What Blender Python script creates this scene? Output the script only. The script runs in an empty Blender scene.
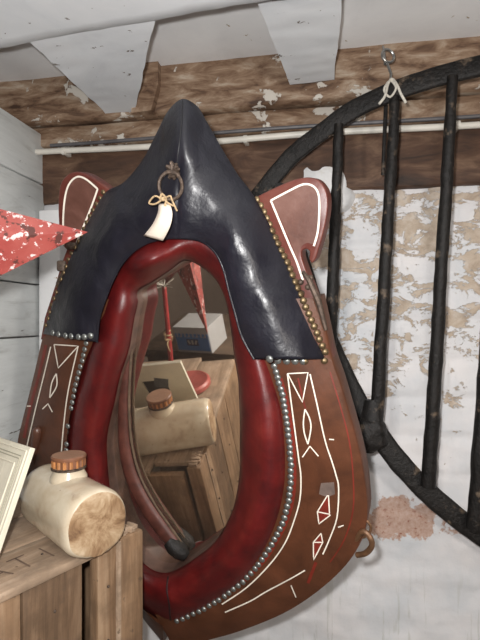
import bpy, bmesh, math, random
from mathutils import Vector, Matrix, noise
from mathutils.bvhtree import BVHTree
random.seed(7)
V = Vector
PI = math.pi
C = bpy.context.scene.collection
F = 480.0

def ray(px, py): return V(((px-240)/F, 1.0, (320-py)/F))
def P(px, py, Y): return ray(px, py)*Y

# ---------------------------------------------------------------- materials
MATS = {}
def newmat(name):
    m = bpy.data.materials.new(name); m.use_nodes = True
    nt = m.node_tree; b = nt.nodes['Principled BSDF']
    return m, nt, b
def N(nt, t, **k):
    n = nt.nodes.new(t)
    for a, v in k.items():
        if a in n.inputs.keys() if hasattr(n.inputs, 'keys') else False: n.inputs[a].default_value = v
        else: setattr(n, a, v)
    return n
def coords(nt, scale=(1,1,1), rot=(0,0,0)):
    tc = nt.nodes.new('ShaderNodeTexCoord'); mp = nt.nodes.new('ShaderNodeMapping')
    mp.inputs['Scale'].default_value = scale; mp.inputs['Rotation'].default_value = rot
    nt.links.new(tc.outputs['Object'], mp.inputs['Vector']); return mp.outputs['Vector']
def noi(nt, vec, scale, detail=6, rough=.6, dist=0):
    n = nt.nodes.new('ShaderNodeTexNoise'); n.inputs['Scale'].default_value = scale
    n.inputs['Detail'].default_value = detail; n.inputs['Roughness'].default_value = rough
    n.inputs['Distortion'].default_value = dist
    nt.links.new(vec, n.inputs['Vector']); return n.outputs['Fac']
def ramp(nt, fac, stops, interp='LINEAR'):
    r = nt.nodes.new('ShaderNodeValToRGB'); cr = r.color_ramp; cr.interpolation = interp
    while len(cr.elements) > 1: cr.elements.remove(cr.elements[-1])
    for i, (p, c) in enumerate(stops):
        e = cr.elements[0] if i == 0 else cr.elements.new(p)
        e.position = p
        e.color = (c, c, c, 1) if not hasattr(c, '__len__') else (*c[:3], 1)
    nt.links.new(fac, r.inputs['Fac']); return r.outputs['Color']
def mix(nt, fac, a, b, mode='MIX'):
    m = nt.nodes.new('ShaderNodeMix'); m.data_type = 'RGBA'; m.blend_type = mode
    for sock, v in ((m.inputs[0], fac), (m.inputs[6], a), (m.inputs[7], b)):
        if isinstance(v, (int, float)): sock.default_value = v
        elif isinstance(v, tuple): sock.default_value = (*v[:3], 1)
        else: nt.links.new(v, sock)
    return m.outputs[2]
def bump(nt, b, h, strength=.5, dist=.002):
    n = nt.nodes.new('ShaderNodeBump'); n.inputs['Strength'].default_value = strength
    n.inputs['Distance'].default_value = dist
    nt.links.new(h, n.inputs['Height']); nt.links.new(n.outputs['Normal'], b.inputs['Normal'])
def setp(b, **k):
    for a, v in k.items(): b.inputs[a.replace('_', ' ')].default_value = v

def simple(name, col, rough=.5, metal=0, var=.25, vs=30, bs=.2, bd=.001, coat=0, scale=(1,1,1), spec=.5):
    m, nt, b = newmat(name)
    v = coords(nt, scale)
    f = noi(nt, v, vs)
    lo = tuple(c*(1-var) for c in col); hi = tuple(min(1, c*(1+var)) for c in col)
    nt.links.new(ramp(nt, f, [(.3, lo), (.7, hi)]), b.inputs['Base Color'])
    setp(b, Roughness=rough, Metallic=metal)
    b.inputs['Coat Weight'].default_value = coat
    b.inputs['Specular IOR Level'].default_value = spec
    if bs: bump(nt, b, noi(nt, v, vs*3), bs, bd)
    return m

def patchy(name, stops, scale=12, rough=.8, stretch=(1,1,1), detail=9, dist=.6, bs=.6, bd=.004, patch=None, pcol=(.72,.71,.69), pscale=9, pth=.58):
    m, nt, b = newmat(name)
    v = coords(nt, stretch)
    f = noi(nt, v, scale, detail, .65, dist)
    col = ramp(nt, f, stops)
    h = f
    if patch:
        v2 = coords(nt, patch)
        g = noi(nt, v2, pscale, 8, .62, .4)
        g2 = ramp(nt, g, [(pth, 0), (pth+.015, 1)])
        col = mix(nt, g2, col, pcol)
        h = mix(nt, .5, f, g2)
    nt.links.new(col, b.inputs['Base Color'])
    setp(b, Roughness=rough)
    bump(nt, b, h, bs, bd)
    return m

def wood(name, lo, mid, hi, axis='X', rough=.7, sc=5):
    m, nt, b = newmat(name)
    st = {'X': (1, 14, 14), 'Y': (14, 1, 14), 'Z': (14, 14, 1)}[axis]
    v = coords(nt, st)
    f = noi(nt, v, sc, 8, .65, 1.0)
    v2 = coords(nt); g = noi(nt, v2, 14, 6, .6)
    col = ramp(nt, f, [(.25, lo), (.5, mid), (.75, hi)])
    col = mix(nt, ramp(nt, g, [(.35, .9), (.56, 0)]), col, tuple(c*.55 for c in mid))
    k = noi(nt, v2, 55, 3, .5)
    col = mix(nt, ramp(nt, k, [(.68, 0), (.74, .8)]), col, (.10, .065, .04))
    nt.links.new(col, b.inputs['Base Color']); setp(b, Roughness=rough)
    bump(nt, b, f, .5, .0015)
    return m

M = {}
M['crate'] = wood('crate_wood', (.20,.135,.085), (.35,.25,.17), (.45,.34,.25), 'X')
M['crate_v'] = wood('crate_wood_upright', (.09,.05,.026), (.24,.145,.08), (.35,.24,.15), 'Z')
M['crate_d'] = wood('crate_wood_brown', (.06,.035,.02), (.15,.09,.05), (.24,.155,.095), 'Z')
M['dark_wood'] = wood('dark_wood', (.05,.032,.02), (.10,.065,.04), (.16,.10,.06), 'X')
M['ink'] = simple('faded_ink', (.13,.085,.06), .8)
# leather housing
m, nt, b = newmat('black_leather')
v = coords(nt)
f = noi(nt, v, 14, 6, .6)
nt.links.new(ramp(nt, f, [(.3, (.007,.007,.011)), (.6, (.011,.011,.017)), (.8, (.020,.020,.028))]), b.inputs['Base Color'])
nt.links.new(ramp(nt, noi(nt, v, 25, 8, .7), [(.3, .30), (.7, .52)]), b.inputs['Roughness'])
h = mix(nt, .12, noi(nt, v, 13, 4, .5, .8), noi(nt, v, 170, 4, .6))
bump(nt, b, h, .55, .009)
b.inputs['Specular IOR Level'].default_value = .42
b.inputs['Coat Weight'].default_value = .08; b.inputs['Coat Roughness'].default_value = .22
M['black'] = m
# red pad leather
m, nt, b = newmat('oxblood_leather')
v = coords(nt)
f = noi(nt, v, 22, 7, .65)
nt.links.new(ramp(nt, f, [(.3, (.045,.003,.004)), (.55, (.10,.006,.006)), (.8, (.16,.015,.012))]), b.inputs['Base Color'])
vo = nt.nodes.new('ShaderNodeTexVoronoi'); vo.inputs['Scale'].default_value = 230; vo.feature = 'DISTANCE_TO_EDGE'
nt.links.new(coords(nt, (1,1,1.8)), vo.inputs['Vector'])
h = mix(nt, .5, noi(nt, v, 60, 6, .6), vo.outputs['Distance'])
bump(nt, b, h, .38, .002)
setp(b, Roughness=.44); b.inputs['Coat Weight'].default_value = .04; b.inputs['Coat Roughness'].default_value = .25
M['red'] = m
# hames: brown paint worn, with a reddish variant
def painted(name, a, c, d):
    m, nt, b = newmat(name)
    v = coords(nt)
    f = noi(nt, v, 20, 8, .65, .5)
    col = ramp(nt, f, [(.3, a), (.5, c), (.72, d)])
    g = noi(nt, v, 150, 5, .7)
    col = mix(nt, ramp(nt, g, [(.68, 0), (.74, .35)]), col, (.35,.26,.20))
    col = mix(nt, ramp(nt, g, [(.26, .7), (.32, 0)]), col, (.03,.016,.01))
    nt.links.new(col, b.inputs['Base Color']); setp(b, Roughness=.38)
    bump(nt, b, mix(nt, .5, f, noi(nt, v, 120, 4, .6)), .35, .0015)
    return m
M['hame'] = painted('brown_painted_wood', (.055,.020,.010), (.085,.030,.014), (.12,.042,.020))
M['hame_red'] = painted('red_brown_painted_wood', (.075,.018,.013), (.11,.028,.020), (.15,.05,.036))
M['hame_panel'] = painted('dull_brown_painted_wood', (.085,.036,.026), (.125,.056,.042), (.19,.10,.08))
M['white_paint'] = simple('white_paint', (.78,.72,.62), .5, var=.15)
M['red_paint'] = simple('red_paint', (.16,.018,.010), .5, var=.3)
M['grey_paint'] = simple('grey_patch', (.14,.10,.085), .6, var=.35)
M['brass'] = simple('brass', (.17,.12,.065), .42, metal=.75, var=.3, vs=300, bs=0)
M['steel_stud'] = simple('tarnished_stud', (.22,.23,.22), .35, metal=.7, var=.4, vs=300, bs=0)
M['iron'] = simple('rusty_iron', (.085,.06,.045), .55, metal=.5, var=.6, vs=200, bs=.6)
M['steel'] = simple('steel', (.35,.35,.34), .3, metal=.9, var=.2, vs=100)
M['twine'] = simple('jute_twine', (.42,.30,.17), .9, vs=300, bs=.5)
M['string'] = simple('white_string', (.60,.57,.50), .9, vs=300, bs=.3)
M['paper'] = simple('tag_card', (.66,.58,.49), .8, var=.06)
M['rod_red'] = simple('dull_red_paint', (.30,.03,.03), .4, var=.3)
M['lid_red'] = simple('faded_red_enamel', (.36,.085,.07), .45, var=.15, vs=40)
# black iron rack
m, nt, b = newmat('black_forged_iron')
v = coords(nt); f = noi(nt, v, 60, 8, .7)
col = ramp(nt, f, [(.35, (.006,.0055,.005)), (.6, (.013,.011,.010)), (.75, (.05,.038,.028))])
g = noi(nt, v, 26, 6, .6)
col = mix(nt, ramp(nt, g, [(.60, 0), (.68, .55)]), col, (.22,.16,.11))
nt.links.new(col, b.inputs['Base Color']); setp(b, Roughness=.5); b.inputs['Specular IOR Level'].default_value = .3
bump(nt, b, mix(nt, .5, f, noi(nt, v, 180, 4)), .9, .004)
M['rack'] = m
# star: red tin with pale chipped paint
m, nt, b = newmat('chipped_red_tin')
v = coords(nt)
g = noi(nt, v, 95, 5, .7); k = noi(nt, coords(nt, (1,1,1), (.5,.3,.9)), 60, 4, .6)
col = ramp(nt, noi(nt, v, 18), [(.3, (.22,.03,.025)), (.7, (.32,.08,.065))])
col = mix(nt, ramp(nt, g, [(.575, 0), (.60, 1)]), col, (.58,.47,.45))
col = mix(nt, ramp(nt, k, [(.57, 0), (.60, 1)]), col, (.08,.025,.02))
nt.links.new(col, b.inputs['Base Color']); setp(b, Roughness=.45)
bump(nt, b, g, .4, .002)
M['star'] = m
# stoneware
m, nt, b = newmat('cream_stoneware_glaze')
v = coords(nt)
f = noi(nt, v, 22, 7, .6, .3)
col = ramp(nt, f, [(.28, (.30,.21,.14)), (.42, (.52,.43,.31)), (.7, (.64,.57,.44))])
g = noi(nt, v, 110, 4, .6)
col = mix(nt, ramp(nt, g, [(.70, 0), (.73, .7)]), col, (.16,.10,.06))
nt.links.new(col, b.inputs['Base Color']); setp(b, Roughness=.22)
b.inputs['Coat Weight'].default_value = .5; b.inputs['Coat Roughness'].default_value = .1
M['glaze'] = m
M['base_clay'] = patchy('unglazed_stoneware', [(.34,(.09,.045,.022)),(.45,(.24,.14,.07)),(.56,(.38,.26,.15)),(.68,(.52,.40,.27))], 26, .85, bs=.3, bd=.001)
M['cap'] = simple('brown_stopper', (.17,.07,.035), .5, var=.25, vs=60)
M['cap_rib'] = simple('orange_brown_rib', (.40,.17,.06), .5, var=.3, vs=90)
M['cap_top'] = simple('dusty_brown_top', (.30,.17,.11), .55, var=.15, vs=60)
M['cream'] = simple('cream_paint', (.66,.62,.50), .5, var=.08, vs=25)
M['cream_dk'] = simple('cream_paint_groove', (.36,.34,.26), .6, var=.1)
M['dark_panel'] = simple('dark_board', (.02,.02,.022), .4)
M['slate'] = simple('grey_glass', (.10,.11,.12), .25)
M['blue'] = simple('blue_print', (.06,.19,.48), .5, var=.1)
M['navy'] = simple('navy_print', (.02,.03,.10), .5, var=.1)
M['card'] = simple('white_card', (.38,.38,.38), .6, var=.06)
M['pipe'] = simple('white_pipe', (.70,.67,.60), .4, var=.12, vs=10)
M['cable'] = simple('grey_cable', (.10,.095,.10), .5)
# mirror: old, faintly clouded
m, nt, b = newmat('old_mirror')
v = coords(nt)
f = noi(nt, v, 30, 8, .7)
setp(b, Metallic=1.0); b.inputs['Base Color'].default_value = (.86,.80,.72,1)
nt.links.new(ramp(nt, f, [(.3, .01), (.8, .05)]), b.inputs['Roughness'])
df = nt.nodes.new('ShaderNodeBsdfDiffuse'); df.inputs['Color'].default_value = (.30,.24,.20,1)
mx = nt.nodes.new('ShaderNodeMixShader'); out = nt.nodes['Material Output']
fl = noi(nt, v, 170, 6, .7)
nt.links.new(ramp(nt, fl, [(.30, .04), (.66, .06), (.72, .35)]), mx.inputs['Fac'])
nt.links.new(b.outputs[0], mx.inputs[1]); nt.links.new(df.outputs[0], mx.inputs[2]); nt.links.new(mx.outputs[0], out.inputs['Surface'])
M['mirror'] = m
# setting
m, nt, b = newmat('limewashed_brick')
v = coords(nt)
f = noi(nt, coords(nt, (1,1,1.6)), 17, 12, .72, .4)
tan = ramp(nt, noi(nt, v, 30, 8, .7, .4), [(.3, (.34,.26,.20)), (.5, (.50,.41,.32)), (.7, (.62,.56,.50))])
white = ramp(nt, noi(nt, v, 6, 6, .6), [(.3, (.58,.61,.64)), (.65, (.76,.74,.74))])
sep = nt.nodes.new('ShaderNodeSeparateXYZ'); nt.links.new(v, sep.inputs[0])
mr = nt.nodes.new('ShaderNodeMapRange'); mr.inputs['From Min'].default_value = -.42; mr.inputs['From Max'].default_value = .0
mr.inputs['To Min'].default_value = -.13; mr.inputs['To Max'].default_value = .06
nt.links.new(sep.outputs['Z'], mr.inputs['Value'])
mrx = nt.nodes.new('ShaderNodeMapRange'); mrx.inputs['From Min'].default_value = -.15; mrx.inputs['From Max'].default_value = .2
mrx.inputs['To Min'].default_value = -.35; mrx.inputs['To Max'].default_value = 0
nt.links.new(sep.outputs['X'], mrx.inputs['Value'])
ad = nt.nodes.new('ShaderNodeMath'); ad.operation = 'ADD'; nt.links.new(f, ad.inputs[0]); nt.links.new(mr.outputs[0], ad.inputs[1])
ad2 = nt.nodes.new('ShaderNodeMath'); ad2.operation = 'ADD'; nt.links.new(ad.outputs[0], ad2.inputs[0]); nt.links.new(mrx.outputs[0], ad2.inputs[1])
msk = ramp(nt, ad2.outputs[0], [(.555, 0), (.57, 1)])
col = mix(nt, msk, white, tan)
# pink bare patch low on the right
vm = nt.nodes.new('ShaderNodeVectorMath'); vm.operation = 'DISTANCE'
vsc = nt.nodes.new('ShaderNodeVectorMath'); vsc.operation = 'MULTIPLY'; vsc.inputs[1].default_value = (.8, .8, 2.1)
nt.links.new(v, vsc.inputs[0]); nt.links.new(vsc.outputs[0], vm.inputs[0]); vm.inputs[1].default_value = (.345*.8, 1.04*.8, -.43*2.1)
sm = nt.nodes.new('ShaderNodeMath'); sm.operation = 'ADD'
nz = nt.nodes.new('ShaderNodeMath'); nz.operation = 'MULTIPLY'; nz.inputs[1].default_value = .34
nt.links.new(noi(nt, v, 25, 8, .7), nz.inputs[0]); nt.links.new(vm.outputs['Value'], sm.inputs[0]); nt.links.new(nz.outputs[0], sm.inputs[1])
pk = ramp(nt, sm.outputs[0], [(.245, 1), (.262, 0)])
pink = ramp(nt, noi(nt, v, 120, 6, .7), [(.32, (.22,.05,.03)), (.42, (.46,.30,.23)), (.7, (.56,.42,.36))])
col = mix(nt, pk, col, pink)
# runs down the low part
dr = noi(nt, coords(nt, (40, 40, 2.2)), 1.4, 5, .6)
lowm = nt.nodes.new('ShaderNodeMapRange'); lowm.inputs['From Min'].default_value = -.52; lowm.inputs['From Max'].default_value = -.62
nt.links.new(sep.outputs['Z'], lowm.inputs['Value'])
dm = nt.nodes.new('ShaderNodeMath'); dm.operation = 'MULTIPLY'
nt.links.new(ramp(nt, dr, [(.56, 0), (.62, .4)]), dm.inputs[0]); nt.links.new(lowm.outputs[0], dm.inputs[1])
col = mix(nt, dm.outputs[0], col, (.42,.43,.38))
nt.links.new(col, b.inputs['Base Color']); setp(b, Roughness=.75)
hh = mix(nt, .35, noi(nt, v, 14, 8, .6), msk)
bump(nt, b, hh, .7, .006)
M['brick'] = m
M['timber'] = patchy('old_brown_timber', [(.32,(.06,.03,.017)),(.43,(.17,.10,.06)),(.54,(.28,.19,.125)),(.68,(.44,.36,.28))], 20, .75, (.6, 1, 2.2), patch=(1,1,1.0), pscale=13, pth=.605, pcol=(.58,.54,.48))
M['timber_dark'] = patchy('dark_brown_timber', [(.25,(.02,.011,.007)),(.5,(.085,.042,.024)),(.72,(.19,.115,.07))], 12, .7, (.8, 1, 3), patch=(1,1,1.5), pscale=16, pth=.70)
M['joist'] = patchy('chipped_grey_white_paint', [(.2,(.58,.60,.63)),(.5,(.72,.74,.76)),(.8,(.80,.81,.82))], 5, .55, patch=(1,1,1), pscale=34, pth=.655, pcol=(.12,.085,.06), bs=.3)
M['ceil'] = patchy('white_distemper', [(.2,(.70,.70,.70)),(.5,(.80,.80,.80)),(.8,(.86,.86,.85))], 7, .8, patch=(1,1,1), pscale=26, pth=.665, pcol=(.38,.30,.20), bs=.4)
M['plaster'] = patchy('white_plaster', [(.3,(.60,.56,.50)),(.45,(.74,.74,.74)),(.8,(.82,.82,.81))], 22, .8, bs=.8)
M['boards'] = patchy('worn_white_boards', [(.25,(.42,.42,.40)),(.45,(.62,.64,.63)),(.75,(.72,.74,.73))], 8, .7, (1, .8, 5), patch=(1,.8,4), pscale=16, pth=.66, pcol=(.16,.14,.12), bs=.6)
M['floor'] = simple('stone_floor', (.13,.11,.09), .8, vs=8)
M['room'] = simple('dim_brown_plaster', (.13,.10,.08), .85, var=.3, vs=3)

# ---------------------------------------------------------------- helpers
def props(o, label=None, cat=None, group=None, kind=None):
    if label: o['label'] = label
    if cat: o['category'] = cat
    if group: o['group'] = group
    if kind: o['kind'] = kind
def root(name, loc, label, cat, rot=None, group=None):
    o = bpy.data.objects.new(name, None); C.objects.link(o); o.empty_display_size = .05
    mw = Matrix.Translation(loc)
    if rot is not None: mw = mw @ rot
    o.matrix_world = mw; o['_inv'] = 0; del o['_inv']
    INV[o.name] = mw.inverted()
    props(o, label, cat, group); return o
INV = {}
def link(name, bm, mats, parent=None, world=True, smooth=True, recalc=True, sharp=35):
    """verts in world coordinates unless world=False (then parent-local)"""
    if recalc: bmesh.ops.recalc_face_normals(bm, faces=bm.faces[:])
    if not isinstance(mats, (list, tuple)): mats = [mats]
    loc = None
    if parent is not None:
        r = parent
        while r.parent: r = r.parent
        if world: bm.transform(INV[r.name])
    elif world:
        xs = [v.co for v in bm.verts]
        loc = V(((min(c.x for c in xs)+max(c.x for c in xs))/2, (min(c.y for c in xs)+max(c.y for c in xs))/2, min(c.z for c in xs)))
    me = bpy.data.meshes.new(name); 
    if loc is not None: bm.transform(Matrix.Translation(-loc))
    bm.to_mesh(me); bm.free()
    for m in mats: me.materials.append(m)
    if smooth:
        for p in me.polygons: p.use_smooth = True
        try: me.set_sharp_from_angle(angle=math.radians(sharp))
        except Exception: pass
    o = bpy.data.objects.new(name, me); C.objects.link(o)
    if parent is not None: o.parent = parent
    elif loc is not None: o.location = loc
    return o
def struct(name, bm, m, sharp=30):
    bmesh.ops.recalc_face_normals(bm, faces=bm.faces[:])
    me = bpy.data.meshes.new(name); bm.to_mesh(me); bm.free(); me.materials.append(m)
    for p in me.polygons: p.use_smooth = True
    me.set_sharp_from_angle(angle=math.radians(sharp))
    o = bpy.data.objects.new(name, me); C.objects.link(o); o['kind'] = 'structure'; return o
def box(bm, c, s, R=None, bev=0, mi=0):
    t = bmesh.new()
    bmesh.ops.create_cube(t, size=1)
    for v in t.verts: v.co = V((v.co.x*s[0], v.co.y*s[1], v.co.z*s[2]))
    if bev: bmesh.ops.bevel(t, geom=t.edges[:], offset=bev, segments=2, affect='EDGES', profile=.5)
    mt = Matrix.Translation(c) @ (R.to_4x4() if R is not None else Matrix.Identity(4))
    t.transform(mt)
    for f in t.faces: f.material_index = mi
    me = bpy.data.meshes.new('t'); t.to_mesh(me); bm.from_mesh(me); bpy.data.meshes.remove(me); t.free()
def smooth_path(pts, sub=6, closed=False):
    out = []; n = len(pts)
    rng = range(n if closed else n-1)
    for i in rng:
        if closed: p0, p1, p2, p3 = pts[(i-1) % n], pts[i], pts[(i+1) % n], pts[(i+2) % n]
        else: p0, p1, p2, p3 = pts[max(0, i-1)], pts[i], pts[i+1], pts[min(n-1, i+2)]
        for k in range(sub):
            t = k/sub
            out.append(tuple(.5*((2*b)+(-a+c)*t+(2*a-5*b+4*c-d)*t*t+(-a+3*b-3*c+d)*t**3) for a, b, c, d in zip(p0, p1, p2, p3)))
    if not closed: out.append(tuple(pts[-1]))
    return out
def tube(bm, pts, r, seg=8, closed=False, cap=True, flat=1.0, up=None, jitter=0, mi=0):
    pts = [V(p) for p in pts]; n = len(pts)
    rr = r if hasattr(r, '__len__') else [r]*n
    rings = []; prev = None
    for i, p in enumerate(pts):
        if closed: d = pts[(i+1) % n]-pts[i-1]
        else: d = pts[min(n-1, i+1)]-pts[max(0, i-1)]
        d.normalize()
        if prev is None:
            a = V(up) if up is not None else (V((0,0,1)) if abs(d.z) < .8 else V((1,0,0)))
        else: a = prev if up is None else V(up)
        a = (a-d*a.dot(d)).normalized(); prev = a; bb = d.cross(a)
        ring = []
        for k in range(seg):
            th = 2*PI*k/seg; q = p+a*math.cos(th)*rr[i]+bb*math.sin(th)*rr[i]*flat
            if jitter: q = q+noise.noise_vector(q*40)*jitter
            ring.append(bm.verts.new(q))
        rings.append(ring)
    fs = []
    for i in range(n if closed else n-1):
        A, B = rings[i], rings[(i+1) % n]
        for k in range(seg): fs.append(bm.faces.new((A[k], A[(k+1) % seg], B[(k+1) % seg], B[k])))
    if cap and not closed:
        fs.append(bm.faces.new(rings[0][::-1])); fs.append(bm.faces.new(rings[-1]))
    for f in fs: f.material_index = mi
def lathe(bm, prof, M4, seg=40, mi=None):
    rings = []
    for (r, h) in prof:
        if r < 1e-6: rings.append([bm.verts.new(M4 @ V((0,0,h)))])
        else: rings.append([bm.verts.new(M4 @ V((r*math.cos(2*PI*k/seg), r*math.sin(2*PI*k/seg), h))) for k in range(seg)])
    for i in range(len(rings)-1):
        A, B = rings[i], rings[i+1]; idx = 0 if mi is None else mi[i]
        for k in range(seg):
            k2 = (k+1) % seg
            if len(A) == 1: f = bm.faces.new((A[0], B[k2], B[k]))
            elif len(B) == 1: f = bm.faces.new((A[k], A[k2], B[0]))
            else: f = bm.faces.new((A[k], A[k2], B[k2], B[k]))
            f.material_index = idx
def axis_matrix(o, z, x=None):
    z = V(z).normalized(); x = V(x) if x is not None else (V((1,0,0)) if abs(z.x) < .9 else V((0,1,0)))
    x = (x-z*x.dot(z)).normalized(); y = z.cross(x)
    m = Matrix((x, y, z)).transposed().to_4x4(); m.translation = o; return m

# ---------------------------------------------------------------- the collar plane
MY, MP = math.radians(23.6), math.radians(12.6)
n_in = V((math.sin(MY)*math.cos(MP), math.cos(MY)*math.cos(MP), math.sin(MP)))
D0 = .648
def CP(px, py, off=0.0):
    d = ray(px, py); return d*((D0-off)/n_in.dot(d))
out_n = -n_in
def reflect(v): return v-n_in*(2*(n_in.dot(v)-D0))
def grid_mesh(bm, rows, closed=False, mi=0, wrap=False):
    vs = [[bm.verts.new(p) for p in r] for r in rows]
    n = len(vs)
    for i in range(n if closed else n-1):
        A, B = vs[i], vs[(i+1) % n]
        for k in range(len(A) if wrap else len(A)-1):
            k2 = (k+1) % len(A)
            f = bm.faces.new((A[k], A[k2], B[k2], B[k])); f.material_index = mi
    return vs
def lerp(a, b, t): return a+(b-a)*t

collar = root('horse_collar', CP(176, 632, 0), 'large horse collar with black leather peak, red padded rim, brown hames and inset mirror', 'horse collar')

# ---- red padded roll: [inner px, outer px, inner off]
pad = [ # ix,iy, ox,oy
 (137,302,100,309),(133,320,96,330),(128,349,86,352),(119,377,78,384),(114,400,72,402),(106,437,67,440),(107,471,68,480),(111,500,74,520),
 (122,535,95,562),(137,558,122,592),(152,571,148,612),(166,574,172,624),(178,570,200,613),(194,560,222,600),(215,543,244,583),
 (231,515,266,553),(237,493,280,522),(240,470,287,492),(240,452,289,468),(240,425,288,440),(239,400,285,412),(238,380,279,388),
 (234,355,268,356),(230,324,252,322),(225,299,240,290),(215,279,232,262),(200,266,219,243),(184,260,198,231),(169,270,176,229),(151,282,152,234),(140,288,130,246),(136,293,112,275)]
pad = smooth_path(pad, 5, True)
np_ = len(pad)
hole = []
bm = bmesh.new(); rows = []
for i, (ix, iy, ox, oy) in enumerate(pad):
    w = math.hypot(ox-ix, oy-iy)/50
    low = max(0, min(1, (iy-300)/250))
    ioff = .016+.012*low
    row = []
    a = CP(ix, iy, ioff)
    row.append(a-out_n*ioff)
    row.append(a-out_n*ioff*.5)
    for k in range(15):
        t = k/14; off = ioff*(1-t)+.030*t+(.040*min(1.15, w))*math.sin(PI*min(1, t*1.02))**.62
        px, py = lerp(ix, ox, t), lerp(iy, oy, t)
        off += .026*math.exp(-((px-148)/24)**2-((py-262)/15)**2)*math.sin(PI*t)
        q = CP(px, py, off)
        off += .0018*noise.noise(q*26)*math.sin(PI*t)+.0008*noise.noise(q*70)*math.sin(PI*t)
        row.append(CP(px, py, off))
    row.append(CP(ox, oy, .0)); row.append(CP(ox, oy, -.02))
    rows.append(row); hole.append(row[0])
grid_mesh(bm, rows, closed=True)
pad_bvh_bm = bm.copy()
pad_o = link('padded_rim', bm, M['red'], collar, sharp=60)
# cross seam low on the pad and stitched seam along inner edge
bm = bmesh.new()
pb = BVHTree.FromBMesh(pad_bvh_bm)
def drape(b, px, py, lift=.0006):
    d = ray(px, py).normalized()
    hit, nn, _, dist = b.ray_cast(V((0,0,0)), d)
    if hit is None: return None, None
    if nn.dot(d) > 0: nn = -nn
    return hit+nn*lift, nn
pts = [drape(pb, x, y, .0004)[0] for x, y in smooth_path([(168,577),(167,590),(169,603),(170,615),(171,622)], 4)]
tube(bm, [p for p in pts if p], .0016, 6)
link('pad_seam', bm, simple('dark_seam', (.012,.006,.006), .6), pad_o)
# inner lining (wall of the opening, brown)
bm = bmesh.new(); rows = []
for i, r in enumerate(rows_ := [ (hole[i], CP(pad[i][0], pad[i][1], .016+.012*max(0, min(1, (pad[i][1]-300)/250)))) for i in range(np_)]):
    a, b_ = r; cen = CP(178, 430, 0); inn = (cen-a).normalized()*.0012
    rows.append([a+inn, lerp(a, b_, .5)+inn*1.6, b_+inn-out_n*.002])
grid_mesh(bm, rows, closed=True)
link('opening_lining', bm, simple('brown_lining', (.085,.045,.032), .6, var=.4, vs=50), collar)
# ---- mirror
bm = bmesh.new()
cen = sum(hole, V())/len(hole)
f = bm.faces.new([bm.verts.new(cen+(p-cen)*1.02) for p in hole])
r = bmesh.ops.extrude_face_region(bm, geom=[f])
for v in [g for g in r['geom'] if isinstance(g, bmesh.types.BMVert)]: v.co -= out_n*.004
mir = link('mirror', bm, M['mirror'], collar, smooth=False)
mir['label'] = 'clouded mirror glass filling the collar opening'

bm = bmesh.new()  # solid band on the glass, modelled in place of the pad's mirror reflection
rl = smooth_path([(134,300,2,.004),(129,330,3.5,.005),(124,370,5,.006),(121,410,6.5,.007),(122,445,8,.008),(128,475,9.5,.009),(141,503,10.5,.010),(158,528,10.5,.010),(172,545,9,.010)], 5)
k_ = D0/F/.85
tube(bm, [CP(x+r_*.3, y, o_) for x, y, r_, o_ in rl], [r_*.0015 for _, _, r_, _ in rl], 14, flat=.55, up=tuple(out_n.cross(V((.6,0,-.8)))))
ir = link('pad_reflection', bm, simple('oxblood_reflection', (.085,.028,.02), .5, var=.45, vs=45), collar)
bm = bmesh.new()
tube(bm, [CP(169,540,.011), CP(174,546,.012), CP(181,552,.012), CP(186,557,.011)], [.013,.0155,.0150,.009], 14)
link('pad_reflection_tip', bm, M['rack'], ir)
bm = bmesh.new()
tube(bm, [CP(x+r_*1.25, y, .006) for x, y, r_, o_ in rl], [.0022+.001*noise.noise(V((i*.6,0,0))) for i in range(len(rl))], 6)
link('pad_reflection_edge', bm, M['dark_wood'], ir)

# ---- hames (wood)
def sheet(pairs, off_i, off_o, bul, sub=5, nt_=9, back=-.012, nz=.001, closed=False):
    rows = []
    for (ix, iy, ox, oy) in smooth_path(pairs, sub, closed):
        row = [CP(ix, iy, back)]
        for k in range(nt_):
            t = k/(nt_-1); off = lerp(off_i, off_o, t)+bul*math.sin(PI*t)
            px, py = lerp(ix, ox, t), lerp(iy, oy, t)
            if 0 < k < nt_-1: off += nz*noise.noise(CP(px, py, off)*18)
            row.append(CP(px, py, off))
        q = CP(ox, oy, off_o)
        row.append(q-out_n*.003+(q-CP(ix, iy, off_o)).normalized()*.0015)
        row.append(q-out_n*(off_o-back))
        rows.append(row)
    return rows
def close_ends(bm, vs):
    bm.faces.new(vs[0][::-1]); bm.faces.new(vs[-1])
    for i in range(len(vs)-1): bm.faces.new((vs[i][0], vs[i+1][0], vs[i+1][-1], vs[i][-1]))
hr = [(250,300,318,298),(254,330,325,330),(262,356,331,358),(271,385,340,384),(277,410,347,408),(280,438,355,436),(281,466,362,465),(279,492,366,492),(273,520,367,518),
      (261,545,361,541),(243,571,345,566),(220,590,318,591),(197,604,284,613),(180,612,240,631),(166,616,205,641),(155,614,175,650)]
bm = bmesh.new(); vs = grid_mesh(bm, sheet(hr, .044, .026, .006)); close_ends(bm, vs)
bmesh.ops.recalc_face_normals(bm, faces=bm.faces[:]); hr_b = BVHTree.FromBMesh(bm)
ham_r = link('hame', bm, M['hame'], collar, sharp=40); ham_r['label'] = 'right brown hame with white painted lines'
hl = [(112,300,58,290),(100,322,49,315),(93,342,42,340),(84,364,36,366),(76,390,29,395),(70,415,22,422),(67,440,17,448),(68,475,18,482),(74,515,30,525),(92,555,62,560),(118,585,102,588),(140,605,132,606),(152,618,148,625),(163,626,163,643)]
bm = bmesh.new(); vs = grid_mesh(bm, sheet(hl, .046, .018, .004)); close_ends(bm, vs)
bmesh.ops.recalc_face_normals(bm, faces=bm.faces[:]); hl_b = BVHTree.FromBMesh(bm)
ham_l = link('hame', bm, M['hame'], collar, sharp=40); ham_l['label'] = 'left brown hame with white painted lines'

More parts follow.
